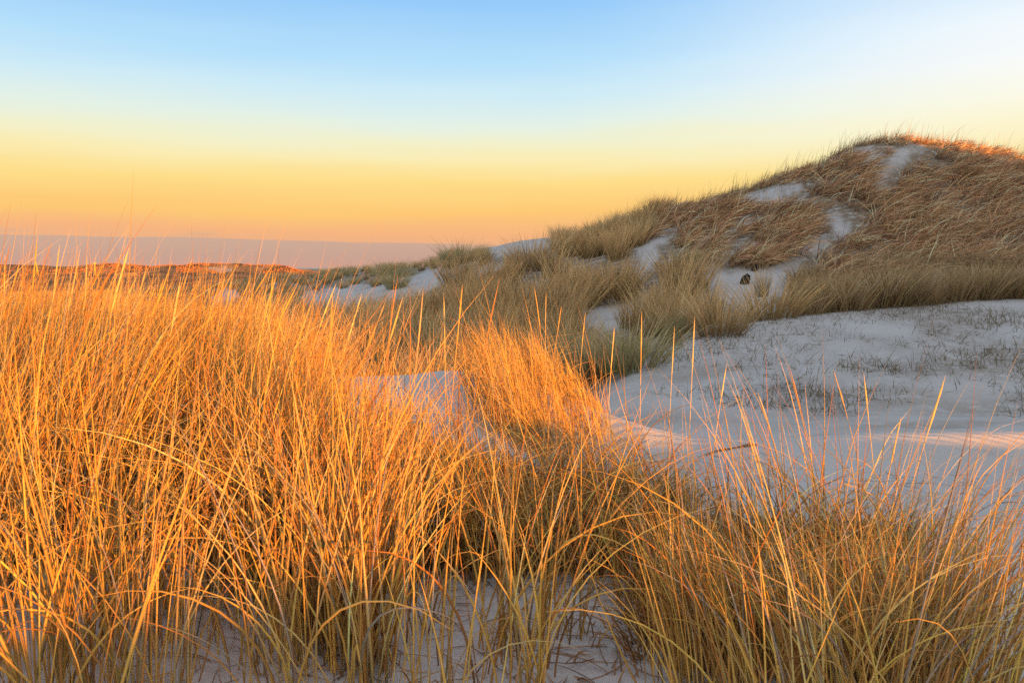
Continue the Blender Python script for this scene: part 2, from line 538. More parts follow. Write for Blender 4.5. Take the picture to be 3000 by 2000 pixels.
def terrain_mat():
    m, t, b = base_mat('dune_sand', 0.95, 0.1)
    g = t.nodes.new('ShaderNodeNewGeometry')
    pos = g.outputs['Position']
    at_ = t.nodes.new('ShaderNodeVertexColor')
    at_.layer_name = 'col'
    sp = t.nodes.new('ShaderNodeSeparateColor')
    t.links.new(at_.outputs[0], sp.inputs[0])
    cov_, hth_, snd_ = sp.outputs[0], sp.outputs[1], sp.outputs[2]
    n1 = noise(t, pos, 1.3, 5)
    n2 = noise(t, pos, 420, 2)
    sand = mixc(t, n1, (0.42, 0.395, 0.35), (0.52, 0.49, 0.44))
    nb_ = noise(t, pos, 0.55, 6, 0.65)
    sand = mixc(t, mth(t, 'MULTIPLY', smooth(t, nb_, 0.52, 0.68), 0.35), sand, (0.27, 0.235, 0.20))
    sand = mixc(t, smooth(t, n2, 0.58, 0.72), sand, (0.28, 0.24, 0.19))
    n3 = noise(t, pos, 3.5, 6, 0.7)
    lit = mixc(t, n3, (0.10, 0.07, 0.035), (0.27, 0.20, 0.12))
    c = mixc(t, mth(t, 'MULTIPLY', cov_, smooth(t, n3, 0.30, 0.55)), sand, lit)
    mp = t.nodes.new('ShaderNodeMapping')
    mp.inputs['Scale'].default_value = (1, 0.35, 1)
    t.links.new(pos, mp.inputs[0])
    n4 = noise(t, mp.outputs[0], 0.16, 6, 0.65)
    n5 = noise(t, mp.outputs[0], 1.1, 5, 0.7)
    he = ramp(t, n4, [(0.30, (0.06, 0.042, 0.02)), (0.44, (0.13, 0.075, 0.03)), (0.54, (0.30, 0.16, 0.06)), (0.68, (0.45, 0.26, 0.11))])
    he = mixc(t, 0.5, he, mixc(t, n5, (0.25, 0.25, 0.25), (1, 1, 1)), 'MULTIPLY')
    c = mixc(t, hth_, c, he)
    c = mixc(t, snd_, c, (0.52, 0.46, 0.38))
    t.links.new(c, b.inputs['Base Color'])
    # wind ripples, running nearly across the view, plus grain
    mp2 = t.nodes.new('ShaderNodeMapping')
    mp2.inputs['Rotation'].default_value = (0, 0, R(-72))
    t.links.new(pos, mp2.inputs[0])
    wv = t.nodes.new('ShaderNodeTexWave')
    wv.inputs['Scale'].default_value = 3.4
    wv.inputs['Distortion'].default_value = 5.0
    wv.inputs['Detail'].default_value = 3
    wv.inputs['Detail Scale'].default_value = 0.6
    t.links.new(mp2.outputs[0], wv.inputs['Vector'])
    n6 = noise(t, pos, 0.9, 2)
    rip = mth(t, 'MULTIPLY', wv.outputs[1], smooth(t, n6, 0.22, 0.48))
    n7 = noise(t, pos, 9, 6, 0.7)
    hgt = mth(t, 'ADD', mth(t, 'ADD', mth(t, 'MULTIPLY', n1, 0.05), mth(t, 'MULTIPLY', rip, 0.0105)), mth(t, 'ADD', mth(t, 'MULTIPLY', n7, 0.012), mth(t, 'MULTIPLY', n2, 0.0012)))
    bp = t.nodes.new('ShaderNodeBump')
    bp.inputs['Strength'].default_value = 0.7
    bp.inputs['Distance'].default_value = 1.0
    t.links.new(hgt, bp.inputs['Height'])
    t.links.new(bp.outputs[0], b.inputs['Normal'])
    return m


def grass_mat(name, transl=0.25):
    m, t, b = base_mat(name, 0.55, 0.25)
    a = t.nodes.new('ShaderNodeVertexColor')
    a.layer_name = 'col'
    t.links.new(a.outputs[0], b.inputs['Base Color'])
    tr = t.nodes.new('ShaderNodeBsdfTranslucent')
    t.links.new(a.outputs[0], tr.inputs[0])
    mx = t.nodes.new('ShaderNodeMixShader')
    mx.inputs[0].default_value = transl
    t.links.new(b.outputs[0], mx.inputs[1])
    t.links.new(tr.outputs[0], mx.inputs[2])
    t.links.new(mx.outputs[0], t.nodes['Material Output'].inputs[0])
    return m


M_SAND = terrain_mat()
M_GRASS = grass_mat('marram_blade', 0.12)
M_DRY = grass_mat('dry_blade', 0.15)


def plain_mat(name, c1, c2, scale=8, rough=0.7, spec=0.3):
    m, t, b = base_mat(name, rough, spec)
    g = t.nodes.new('ShaderNodeTexCoord')
    n = noise(t, g.outputs['Object'], scale, 5)
    t.links.new(mixc(t, smooth(t, n, 0.3, 0.7), c1, c2), b.inputs['Base Color'])
    bp = t.nodes.new('ShaderNodeBump')
    bp.inputs['Strength'].default_value = 0.4
    bp.inputs['Distance'].default_value = 0.02
    t.links.new(n, bp.inputs['Height'])
    t.links.new(bp.outputs[0], b.inputs['Normal'])
    return m


# ------------------------------------------------------------------ ground and sea
nA, nR = HG.shape
V = np.stack([XG, YG, HG + EYE], -1).reshape(-1, 3)
ii, jj = np.meshgrid(np.arange(nA - 1), np.arange(nR - 1), indexing='ij')
Fq = np.stack([ii * nR + jj, ii * nR + jj + 1, (ii + 1) * nR + jj + 1, (ii + 1) * nR + jj], -1).reshape(-1, 4)[:, ::-1]
# close the small hole under the camera
cidx = len(V)
V = np.vstack([V, [[0, 0, EYE - 0.93]]])
i0 = np.arange(0, nA - 2, 2)
cap = np.stack([np.full_like(i0, cidx), i0 * nR, (i0 + 1) * nR, (i0 + 2) * nR], -1)[:, ::-1]
Fq = np.vstack([Fq, cap])
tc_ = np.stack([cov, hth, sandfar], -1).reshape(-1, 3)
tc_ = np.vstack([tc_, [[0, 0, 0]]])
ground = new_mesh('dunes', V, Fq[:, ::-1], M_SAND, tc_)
tag(ground, kind='structure')

sea_m, t, b = base_mat('sea_water', 0.25, 0.5)
b.inputs['Base Color'].default_value = (0.05, 0.09, 0.14, 1)
a_ = np.radians(np.linspace(-60, 60, 61))
rs = np.array([3000, 6000, 12000, 25000, 50000.])
V = np.stack([np.sin(a_)[:, None] * rs, np.cos(a_)[:, None] * rs, np.full((61, 5), EYE - 9.55)], -1).reshape(-1, 3)
ii, jj = np.meshgrid(np.arange(60), np.arange(4), indexing='ij')
Fq = np.stack([ii * 5 + jj, (ii + 1) * 5 + jj, (ii + 1) * 5 + jj + 1, ii * 5 + jj + 1], -1).reshape(-1, 4)[:, ::-1]
tag(new_mesh('sea', V, Fq, sea_m, smooth=False), kind='structure')


# ------------------------------------------------------------------ grass builder
def blades(P, az, p0, p1, L, W, cb, ct, seg=5, sides=2, pw=1.4, drift=0.25, prof='leaf', wob=0.0, mid=None):
    """curved grass blades: root P, heading az, tilt from vertical p0 at the root to p1 at the tip"""
    n = len(P)
    t = np.linspace(0, 1, seg + 1)
    tm = (t[:-1] + t[1:]) / 2
    phi = p0[:, None] + (p1 - p0)[:, None] * tm[None] ** pw
    a = az[:, None] + rng.normal(0, drift, n)[:, None] * tm[None]
    if wob:
        a = a + rng.normal(0, wob, (n, seg))
    st_ = (L / seg)[:, None, None] * np.stack([np.sin(phi) * np.cos(a), np.sin(phi) * np.sin(a), np.cos(phi)], -1)
    pts = np.concatenate([np.zeros((n, 1, 3)), np.cumsum(st_, 1)], 1) + P[:, None, :]
    tg = np.concatenate([st_[:, :1], (st_[:, 1:] + st_[:, :-1]) / 2, st_[:, -1:]], 1)
    tg /= np.linalg.norm(tg, axis=-1, keepdims=True) + 1e-9
    ref = rng.normal(0, 1, (n, 1, 3))
    ref[..., 2] *= 0.3
    sd_ = np.cross(tg, np.broadcast_to(ref, tg.shape))
    sd_ /= np.linalg.norm(sd_, axis=-1, keepdims=True) + 1e-9
    nm = np.cross(sd_, tg)
    if prof == 'leaf':
        pr = np.clip(1.0 - t ** 2.2, 0.06, 1) * (0.75 + 0.25 * np.minimum(t * 4, 1))
    elif prof == 'stalk':
        pr = np.where(t < 0.74, 0.55 - 0.12 * t, np.interp(t, [0.74, 0.78, 0.86, 0.95, 1.0], [0.5, 0.85, 1.05, 0.75, 0.12]))
        pr = pr * np.where(t > 0.75, rng.uniform(0.6, 1.35, len(t)), 1.0)
    else:
        pr = np.ones_like(t)
    r = (W / 2)[:, None] * pr[None]
    vs = []
    for k in range(sides):
        ang = 2 * math.pi * k / sides
        vs.append(pts + r[..., None] * (math.cos(ang) * sd_ + math.sin(ang) * nm))
    Vv = np.stack(vs, 2)                                # n, seg+1, sides, 3
    tt = t[None, :, None]
    if mid is None:
        col = cb[:, None, :] * (1 - tt) + ct[:, None, :] * tt
    else:
        k = np.clip(tt / mid, 0, 1)
        col = cb[:, None, :] * (1 - k) + ct[:, None, :] * k
    col = np.repeat(col[:, :, None, :], sides, 2)
    idx = np.arange(n * (seg + 1) * sides).reshape(n, seg + 1, sides)
    fs = []
    for k in range(sides if sides > 2 else 1):
        k2 = (k + 1) % sides
        fs.append(np.stack([idx[:, :-1, k], idx[:, :-1, k2], idx[:, 1:, k2], idx[:, 1:, k]], -1).reshape(-1, 4))
    return Vv.reshape(-1, 3), np.concatenate(fs), col.reshape(-1, 3)


def join(parts):
    Vs, Fs, Cs = [], [], []
    o = 0
    for v, f, c in parts:
        Vs.append(v)
        Fs.append(f + o)
        Cs.append(c)
        o += len(v)
    return np.concatenate(Vs), np.concatenate(Fs), np.concatenate(Cs)


def pal(n, cols, wts, jit=0.12):
    cols = np.array(cols, float)
    k = rng.choice(len(cols), n, p=np.array(wts, float) / sum(wts))
    return np.clip(cols[k] * (1 + rng.normal(0, jit, (n, 1))), 0.01, 0.9) * (1 + rng.normal(0, 0.04, (n, 3)))


STRAW = (0.80, 0.475, 0.10)
PALE = (0.80, 0.55, 0.20)
RUST = (0.52, 0.24, 0.06)
GREEN = (0.16, 0.16, 0.05)
OLIVE = (0.36, 0.26, 0.10)
BROWN = (0.24, 0.125, 0.05)


def roots_to_P(x, y, sink=0.02):
    return np.stack([x, y, gz(x, y) + EYE - sink], -1)


def lean_dir(px):
    """preferred heading (radians, 0 = to the right) by bearing in the foreground"""
    return np.where(px < 950, 0.15, np.where(px < 2400, math.pi - 0.2, 0.1))


def fore_tufts(xs, ys, nb, hmean, rad_, heading, spread, cols=None, wide=0.0045, tall=0.15, flop=0.10, wts=(5, 2, 2.8, 1.0), arch=0.9, env=None, over=0.05):
    """many rolled marram leaves in tufts around the given centres"""
    n = len(xs) * nb
    cx = np.repeat(xs, nb)
    cy = np.repeat(ys, nb)
    rr_ = rad_ * np.sqrt(rng.random(n))
    aa = rng.random(n) * 2 * math.pi
    x = cx + rr_ * np.cos(aa)
    y = cy + rr_ * np.sin(aa)
    P = roots_to_P(x, y)
    hd = np.repeat(heading, nb) if np.ndim(heading) else np.full(n, heading)
    az = hd + rng.normal(0, spread, n)
    L = hmean * rng.lognormal(0, 0.22, n)
    L = np.clip(L, hmean * 0.35, hmean * 1.5)
    if env is not None:
        # the sward is lower in places: keep most tips under that height
        ex, ey = [a for a, _ in env], [b for _, b in env]
        px_ = 1500 + F * x / y
        lm = (slope(np.interp(px_, ex, ey)) * y - (P[:, 2] - EYE)) / 0.90
        L = np.where(rng.random(n) < over, L, np.minimum(L, np.maximum(lm, 0.12) * np.clip(rng.normal(0.92, 0.17, n), 0.45, 1.3)))
    p0 = np.abs(rng.normal(0.12, 0.12, n))
    p1 = np.abs(rng.normal(0.50, 0.36, n)) * arch + 0.08
    fl = rng.random(n) < flop
    L[fl] = np.maximum(L[fl], hmean * rng.uniform(0.5, 1.05, fl.sum()))
    p1[fl] = rng.uniform(1.2, 1.9, fl.sum())
    az[fl] = rng.random(fl.sum()) * 2 * math.pi
    W = wide * rng.uniform(0.45, 1.35, n)
    ct = pal(n, [STRAW, PALE, RUST, OLIVE, (0.42, 0.36, 0.27)], list(wts) + [0.7], 0.2)
    cb = pal(n, [GREEN, OLIVE, BROWN, RUST, STRAW], [0.8, 0.9, 2.0, 3.0, 3.0])
    return blades(P, az, p0, p1, L, W, cb, ct, seg=9, sides=3, pw=1.3, drift=0.35, mid=0.5, wob=0.03)


def stalk(tip, base, w=0.0056, bow=0.05, col=None, seed_head=True):
    """one straight flowering stalk from base to tip"""
    tip = np.array(tip)
    base = np.array(base)
    v = tip - base
    L = np.linalg.norm(v)
    hz = math.hypot(v[0], v[1])
    ph = math.atan2(hz, v[2])
    az = math.atan2(v[1], v[0])
    ct = pal(1, [STRAW, PALE, RUST], [4, 3, 1])
    cb = pal(1, [OLIVE, STRAW, RUST], [2, 3, 1])
    bow = bow * rng.uniform(-1, 3)
    return blades(base[None], np.array([az]), np.array([ph - bow]), np.array([ph + bow]), np.array([L]), np.array([w]),
                  cb, ct, seg=26, sides=5, pw=1.0, drift=0.0, prof='stalk' if seed_head else 'leaf', mid=0.6)


# ---- foreground: the dense mass on the left
def scatter_px(n, pxr, dr, dens=None):
    px = rng.uniform(pxr[0], pxr[1], n)
    d = np.sqrt(rng.uniform(dr[0] ** 2, dr[1] ** 2, n))
    x = (px - 1500) / F * d
    return px, d, x


parts = []
px, d, x = scatter_px(520, (-1300, 1000), (2.25, 6.2))
ok = ~((px > 760) & (d > 3.1) & (rng.random(520) < 0.75))
px, d, x = px[ok], d[ok], x[ok]
ENV_L = [(-600, 868), (200, 888), (600, 922), (850, 965), (960, 1070), (1100, 1150), (1400, 1165), (1500, 1200)]
ENV_R = [(900, 1060), (1150, 1190), (1300, 1270), (1450, 1350), (1600, 1420), (1750, 1470), (1950, 1530), (2200, 1610), (2450, 1640), (2650, 1570), (2800, 1490), (3000, 1410), (3400, 1380)]
parts.append(fore_tufts(x, d, 54, 0.84, 0.15, lean_dir(px), 0.9, flop=0.06, env=ENV_L, wide=0.0062, over=0.08))
px, d, x = scatter_px(46, (-300, 950), (1.5, 2.3))
parts.append(fore_tufts(x, d, 14, 0.60, 0.10, rng.normal(1.6, 1.5, 46), 0.9, flop=0.18, wide=0.0058))
v, f, c = join(parts)
mass = new_mesh('marram_grass', v, f, M_GRASS, c)
tag(mass, 'dense sunlit orange marram grass filling the left foreground', 'grass', kind='stuff')


def clump(name, label, group, spots, nb, hmean, rad_, heading, spread, stalks=(), **kw):
    """a clump of marram as one thing: an Empty with its leaves and its tall stalks"""
    cx = float(np.mean([s[0] for s in spots]))
    cy = float(np.mean([s[1] for s in spots]))
    e = bpy.data.objects.new(name, None)
    e.location = (cx, cy, float(gz(cx, cy)) + EYE)
    C.objects.link(e)
    tag(e, label, 'grass', group)
    v, f, c = fore_tufts(np.array([s[0] for s in spots]), np.array([s[1] for s in spots]), nb, hmean, rad_, heading, spread, **kw)
    o = new_mesh('leaves', v - np.array(e.location), f, M_GRASS, c, parent=e)
    for (tx, ty, td, bx, bd) in stalks:
        tip = at(tx, ty, td)
        bxw = (bx - 1500) / F * bd
        base = (bxw, bd, float(gz(bxw, bd)) + EYE - 0.03)
        v, f, c = stalk(tip, base)
        new_mesh('stalk', v - np.array(e.location), f, M_GRASS, c, parent=e)
    return e


def spot(px, d):
    return ((px - 1500) / F * d, d)


def spots(n, pxr, dr):
    return [spot(rng.uniform(*pxr), math.sqrt(rng.uniform(dr[0] ** 2, dr[1] ** 2))) for _ in range(n)]


def litter(n, pxr, dr, lo=0.12, hi_=0.36):
    px, d, x = scatter_px(n, pxr, dr)
    P = roots_to_P(x, d)
    return blades(P, rng.random(n) * 6.283, np.abs(rng.normal(0.35, 0.3, n)), rng.normal(1.25, 0.4, n), rng.uniform(lo, hi_, n), rng.uniform(0.003, 0.006, n),
                  pal(n, [BROWN, RUST, (0.2, 0.11, 0.05)], [3, 3, 2]), pal(n, [RUST, STRAW, BROWN], [3, 2, 3]), seg=5, sides=3, drift=0.6)


def fallen(n, pxr, dr):
    px, d, x = scatter_px(n, pxr, dr)
    P = roots_to_P(x, d, -0.004)
    ph = rng.uniform(1.45, 1.56, n)
    return blades(P, rng.random(n) * 6.283, ph, ph + rng.uniform(-0.05, 0.08, n), rng.uniform(0.03, 0.22, n), rng.uniform(0.002, 0.004, n),
                  pal(n, [BROWN, RUST], [2, 1]), pal(n, [BROWN, RUST, STRAW], [3, 2, 1]), seg=4, sides=3, drift=0.9)


v, f, c = join([fallen(900, (300, 2700), (1.4, 3.0)), fallen(260, (1500, 3100), (3.0, 5.0)), litter(260, (700, 2100), (1.5, 2.5), 0.03, 0.14), litter(5200, (-300, 1000), (2.4, 5.5)), litter(6500, (1080, 2000), (2.5, 3.6)), litter(4200, (1850, 2700), (1.9, 3.0), 0.10, 0.26)])
tag(new_mesh('dead_leaves', v, f, M_GRASS, c), 'short tangled dead brown leaves at the foot of the foreground grass', 'grass', kind='stuff')
G1 = 'marram clumps in the foreground'
clump('marram_clump', 'tall upright sunlit clump at the bottom just left of centre', G1, spots(14, (820, 1120), (1.8, 2.5)), 34, 0.72, 0.09, 1.5, 1.1, flop=0.10, env=[(700, 1060), (1100, 1120), (1300, 1200)], over=0.1, wide=0.0066,
      stalks=[(1166, 804, 3.0, 1100, 2.9), (1240, 845, 3.1, 1150, 2.9), (975, 850, 3.0, 930, 2.8), (1355, 832, 3.3, 1290, 3.3), (1464, 813, 3.3, 1340, 3.2), (1300, 860, 3.4, 1300, 3.4), (800, 795, 3.0, 700, 2.9)])
clump('marram_clump', 'bushy glowing clump on the sand crest in the middle', G1, spots(20, (1360, 1640), (5.0, 6.4)) + spots(5, (1640, 1740), (5.5, 6.1)), 60, 0.62, 0.16, math.pi - 0.3, 0.55, flop=0.08, arch=1.0, over=0.1, env=[(1300, 1010), (1420, 960), (1500, 940), (1600, 985), (1680, 1070), (1740, 1135), (1790, 1190)], wide=0.0050,
      stalks=[(1565, 838, 5.5, 1600, 5.4), (1600, 853, 5.5, 1610, 5.5), (1715, 915, 5.6, 1700, 5.6), (1645, 895, 5.6, 1580, 5.6)])
clump('marram_clump', 'thin open clump before the pale shaded sand left of the crest clump', G1, spots(18, (980, 1400), (3.3, 4.8)), 14, 0.72, 0.13, math.pi / 2, 1.2, flop=0.05, env=ENV_L, over=0.2, wide=0.0052)
clump('marram_clump', 'wide tangled clump with dark shaded foot right of centre', G1, spots(54, (1120, 1950), (2.45, 3.5)), 52, 0.62, 0.14, math.pi - 0.1, 1.0, flop=0.13, env=ENV_R, over=0.045, wide=0.0056, wts=(4, 2, 3, 0.7),
      stalks=[(1800, 955, 3.6, 1770, 3.5), (1880, 910, 3.8, 1880, 3.7), (1976, 955, 3.7, 1960, 3.6)])
clump('marram_clump', 'leaning clump at the bottom right with a black gap under its arching leaves', G1, spots(30, (1750, 2480), (2.2, 3.0)) + spots(28, (2080, 2640), (1.45, 2.2)), 46, 0.58, 0.13, math.pi - 0.3, 0.85, flop=0.15, env=ENV_R, over=0.055, wide=0.0050, wts=(4, 2, 3, 0.8),
      stalks=[(2035, 925, 3.4, 2020, 3.2), (2310, 1065, 3.3, 2480, 2.8), (2440, 1080, 3.3, 2600, 2.9), (2530, 1090, 3.2, 2620, 2.8), (2130, 1060, 3.4, 2080, 3.2), (2220, 1150, 3.3, 2380, 2.9)])
clump('marram_clump', 'wispy clump leaning right at the right edge of the shaded sand', G1, spots(20, (2420, 2860), (1.7, 2.4)) + spots(9, (2650, 3080), (1.4, 1.75)), 30, 0.60, 0.11, 0.15, 0.5, flop=0.14, env=ENV_R, over=0.16, arch=1.3, wide=0.0042, wts=(4, 2, 3.5, 0.8),
      stalks=[(2770, 1100, 2.6, 2600, 2.3), (2640, 1220, 2.6, 2560, 2.2)])
clump('marram_clump', 'sparse pale leaves standing on bare sand at the bottom centre', G1, spots(16, (950, 1800), (1.55, 2.1)), 9, 0.52, 0.07, 1.0, 1.6, flop=0.25, wide=0.0064)

# tall flowering stalks over the left mass
sp_ = []
tips = [(30, 708), (110, 685), (150, 712), (175, 715), (235, 730), (255, 752), (378, 725), (310, 752), (345, 755), (430, 780), (505, 765), (565, 750), (580, 820), (660, 805), (678, 818), (735, 815), (810, 758), (810, 812), (875, 825), (985, 830),
        (15, 745), (60, 760), (285, 790), (210, 775), (480, 815), (530, 810), (610, 830), (760, 850), (690, 850), (455, 840), (400, 810), (350, 815), (890, 870), (920, 890), (840, 880), (1060, 860), (1130, 880), (1180, 870)]
for (tx, ty) in tips:
    dd = rng.uniform(3.2, 4.8)
    off = rng.normal(-190, 110)
    bx = tx + off
    bd = dd + rng.normal(0, 0.15)
    bxw = (bx - 1500) / F * bd
    sp_.append(stalk(at(tx, ty, dd), (bxw, bd, float(gz(bxw, bd)) + EYE - 0.03), w=rng.uniform(0.005, 0.0085)))
v, f, c = join(sp_)
tag(new_mesh('marram_stalks', v, f, M_GRASS, c), 'tall straight seed stalks rising above the left grass mass against the sky', 'grass', kind='stuff')


# ------------------------------------------------------------------ mid-ground tussocks
def tussock_mesh(nb, hgt, rad_, spread, seed, kind='tan', lean=0.25):
    """upright fan-shaped tussock, root at the origin"""
    n = nb
    aa = rng.random(n) * 2 * math.pi
    rr_ = rad_ * np.sqrt(rng.random(n))
    P = np.stack([rr_ * np.cos(aa), rr_ * np.sin(aa), np.full(n, -0.05)], -1)
    az = aa + rng.normal(0, 0.5, n)
    L = hgt * np.clip(rng.normal(0.85, 0.18, n), 0.3, 1.25)
    out_ = rr_ / rad_
    p0 = out_ * spread * 0.5 + np.abs(rng.normal(0, 0.08, n))
    p1 = out_ * spread + np.abs(rng.normal(0.15, 0.2, n))
    # a steady breeze bends everything a little to the right
    az = np.arctan2(np.sin(az) * p1, np.cos(az) * p1 + lean)
    W = 0.012 * rng.uniform(0.6, 1.4, n) * hgt
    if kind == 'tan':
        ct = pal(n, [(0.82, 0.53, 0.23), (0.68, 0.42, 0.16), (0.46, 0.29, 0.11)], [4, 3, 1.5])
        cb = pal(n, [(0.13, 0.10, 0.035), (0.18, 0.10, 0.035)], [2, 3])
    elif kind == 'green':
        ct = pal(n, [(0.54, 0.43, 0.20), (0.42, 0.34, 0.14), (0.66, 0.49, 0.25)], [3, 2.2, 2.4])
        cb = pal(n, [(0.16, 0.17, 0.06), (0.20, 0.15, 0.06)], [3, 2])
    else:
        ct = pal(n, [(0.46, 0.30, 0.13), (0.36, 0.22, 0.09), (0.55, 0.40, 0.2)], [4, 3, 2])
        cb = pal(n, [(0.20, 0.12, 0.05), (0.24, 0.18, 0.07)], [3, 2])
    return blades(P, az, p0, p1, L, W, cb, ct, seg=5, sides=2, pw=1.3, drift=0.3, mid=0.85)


PROT = {k: [tussock_mesh(240, 1.0, 0.34, 0.75, i, k) for i in range(5)] for k in ('tan', 'green', 'brown')}
PMESH = {}
for k in PROT:
    PMESH[k] = [new_mesh('tussock', *p[:2], M_GRASS, p[2], link=False) for p in PROT[k]]
G2 = 'marram tussocks on the middle dunes'
seen = [0]


def tussock(label, px, py, d, hgt, wid=1.0, kind='tan', group=G2):
    """single tussock rooted where photo pixel (px, py) meets the slope near distance d"""
    x = (px - 1500) / F * d
    o = bpy.data.objects.new('marram_tussock', PMESH[kind][seen[0] % 5])
    seen[0] += 1
    C.objects.link(o)
    o.location = (x, d, float(gz(x, d)) + EYE)
    o.rotation_euler = (0, 0, rng.uniform(-0.6, 0.6))
    o.scale = (hgt * wid, hgt * wid, hgt)
    tag(o, label, 'grass tussock', group)
    return o


def ground_d(px, py, lo, hi):
    """distance at which the line of sight through (px, py) meets the terrain"""
    dd = np.linspace(lo, hi, 400)
    x = tanx(px, py) * dd
    g = gz(x, dd) - slope(py) * dd
    k = np.where(g > 0)[0]
    return float(dd[k[0]]) if len(k) else hi


TUS = [
    ('big round golden tussock on the sand below the brown hill', 1980, 955, 15, 26, 1.25, 1.25, 'tan'),
    ('narrow yellow tuft rising beside the black lump', 2232, 868, 18, 34, 1.1, 0.42, 'tan'),
    ('upright green tuft at the left end of the lower bare slope', 2010, 800, 18, 36, 1.3, 0.7, 'green'),
    ('pale rounded tussock just right of the glowing crest clump', 1640, 1075, 10, 22, 1.0, 1.3, 'green'),
    ('grey-green tussock at the left foot of the sandy mound', 1850, 1085, 10, 22, 0.95, 1.4, 'green'),
    ('bleached tussock on the lip of the mound below the round tussock', 2120, 985, 13, 20, 0.9, 1.2, 'tan'),
    ('tan tussock on the mound edge where the lip starts to climb', 2260, 945, 14, 21, 0.95, 1.3, 'tan'),
    ('tall tan tussock left of the small sand chute', 1800, 880, 20, 36, 1.5, 1.2, 'tan'),
    ('dark tussock standing at the head of the grey sand patch', 1700, 905, 20, 36, 1.4, 1.2, 'tan'),
    ('lone pointed tuft hanging over the grey sand patch', 1845, 960, 16, 30, 1.0, 0.8, 'tan'),
    ('glowing orange tuft on the far left shoulder of the dune crest', 1480, 712, 45, 70, 1.0, 1.6, 'brown'),
    ('bushy dark tussock on the skyline left of the bare crest', 1350, 770, 45, 72, 1.5, 1.7, 'green'),
    ('low tussock on the skyline nearest the sea', 1160, 815, 50, 85, 1.4, 1.7, 'green'),
    ('pale feathery tussock at the foot of the long sand slide', 1340, 835, 30, 55, 1.6, 1.2, 'tan'),
    ('small round tussock between the two white sand patches', 1160, 845, 30, 70, 1.2, 1.3, 'green'),
    ('tan tussock under the bare crest sand', 1570, 790, 25, 50, 1.7, 1.3, 'tan'),
]
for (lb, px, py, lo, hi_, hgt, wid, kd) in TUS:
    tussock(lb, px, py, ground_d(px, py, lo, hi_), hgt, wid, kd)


def place(proto_list, x, y, s, wid, rot):
    res = []
    for i in range(len(x)):
        v, f, c = proto_list[rng.integers(len(proto_list))]
        ca_, sa_ = math.cos(rot[i]), math.sin(rot[i])
        vv = np.empty_like(v)
        vv[:, 0] = (v[:, 0] * ca_ - v[:, 1] * sa_) * s[i] * wid[i] + x[i]
        vv[:, 1] = (v[:, 0] * sa_ + v[:, 1] * ca_) * s[i] * wid[i] + y[i]
        vv[:, 2] = v[:, 2] * s[i]
        vv[:, 2] += float(gz(x[i], y[i])) + EYE
        res.append((vv, f, c * rng.uniform(0.75, 1.15)))
    return res


small = {k: [tussock_mesh(150, 1.0, 0.26, 0.46, i, k, lean=0.25) for i in range(8)] for k in ('tan', 'green', 'brown')}
# stand of marram on the middle slope and the dunes to the left
n = 6500
px = rng.uniform(-250, 2150, n)
d = np.exp(rng.uniform(math.log(12), math.log(95), n))
x = (px - 1500) / F * d
h = gz(x, d)
PX, PY = project(x, d, h)
keep = ~veiling(x, d, np.interp(d, [12, 30, 40, 60], [0.7, 0.95, 0.5, 0.4])) & ~mound(px, d)
keep &= (fbm(x * 0.35, d * 0.35, 5) > -0.13) | (d > 60)
keep &= ~((px > 1950) & (d > 27))
keep &= ~((px < 600) & (d < 16))
keep &= rng.random(n) < np.interp(d, [12, 25, 50, 95], [0.06, 0.20, 0.60, 0.65])
keep &= ~((px > 1340) & (px < 1700) & (d > 46))
px, d, x = px[keep], d[keep], x[keep]
kinds = np.where(rng.random(len(px)) < np.interp(d, [12, 18, 30, 60], [0.5, 0.06, 0.06, 0.6]), 1, 0)
res = []
hh = rng.uniform(0.75, 1.25, len(px)) * np.interp(d, [12, 18, 26, 40, 55, 90], [0.8, 1.05, 1.35, 0.85, 0.7, 0.7])
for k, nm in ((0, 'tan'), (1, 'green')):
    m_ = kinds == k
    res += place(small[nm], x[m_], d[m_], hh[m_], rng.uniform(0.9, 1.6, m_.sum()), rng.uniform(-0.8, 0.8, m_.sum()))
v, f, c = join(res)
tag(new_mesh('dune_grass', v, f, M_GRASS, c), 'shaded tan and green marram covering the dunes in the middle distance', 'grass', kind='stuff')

# brown reedy belt behind the sandy mound, right
n = 640
px = rng.uniform(2080, 3300, n)
d = rng.uniform(14.2, 25, n)
x = (px - 1500) / F * d
PX, PY = project(x, d, gz(x, d))
keep = ~veiling(x, d, 0.7) & ~mound(px, d) & (fbm(x * 0.5, d * 0.5, 77) > -0.12)
px, d, x = px[keep], d[keep], x[keep]
res = place(small['brown'], x, d, rng.uniform(0.32, 0.95, len(x)), rng.uniform(1.1, 2.0, len(x)), rng.uniform(-0.8, 0.8, len(x)))
v, f, c = join(res)
tag(new_mesh('reedy_grass', v, f, M_DRY, c), 'thin brown reedy grass in a belt behind the sandy mound', 'grass', kind='stuff')

# thatch of flattened dead grass on the big hill
n = 5600
px = rng.uniform(1880, 3400, n)
d = rng.uniform(22.5, 42, n)
x = (px - 1500) / F * d
h = gz(x, d)
PX, PY = project(x, d, h)
keep = ~veiling(x - 0.5, d, 0.35) & ~veiling(x, d, 0.3)
keep &= ((PY < 800) | (PX > 2350))
keep &= rng.random(n) < np.clip(0.66 + fbm(x * 0.8, d * 0.8, 73) * 3.6, 0.02, 1)
x, d = x[keep], d[keep]
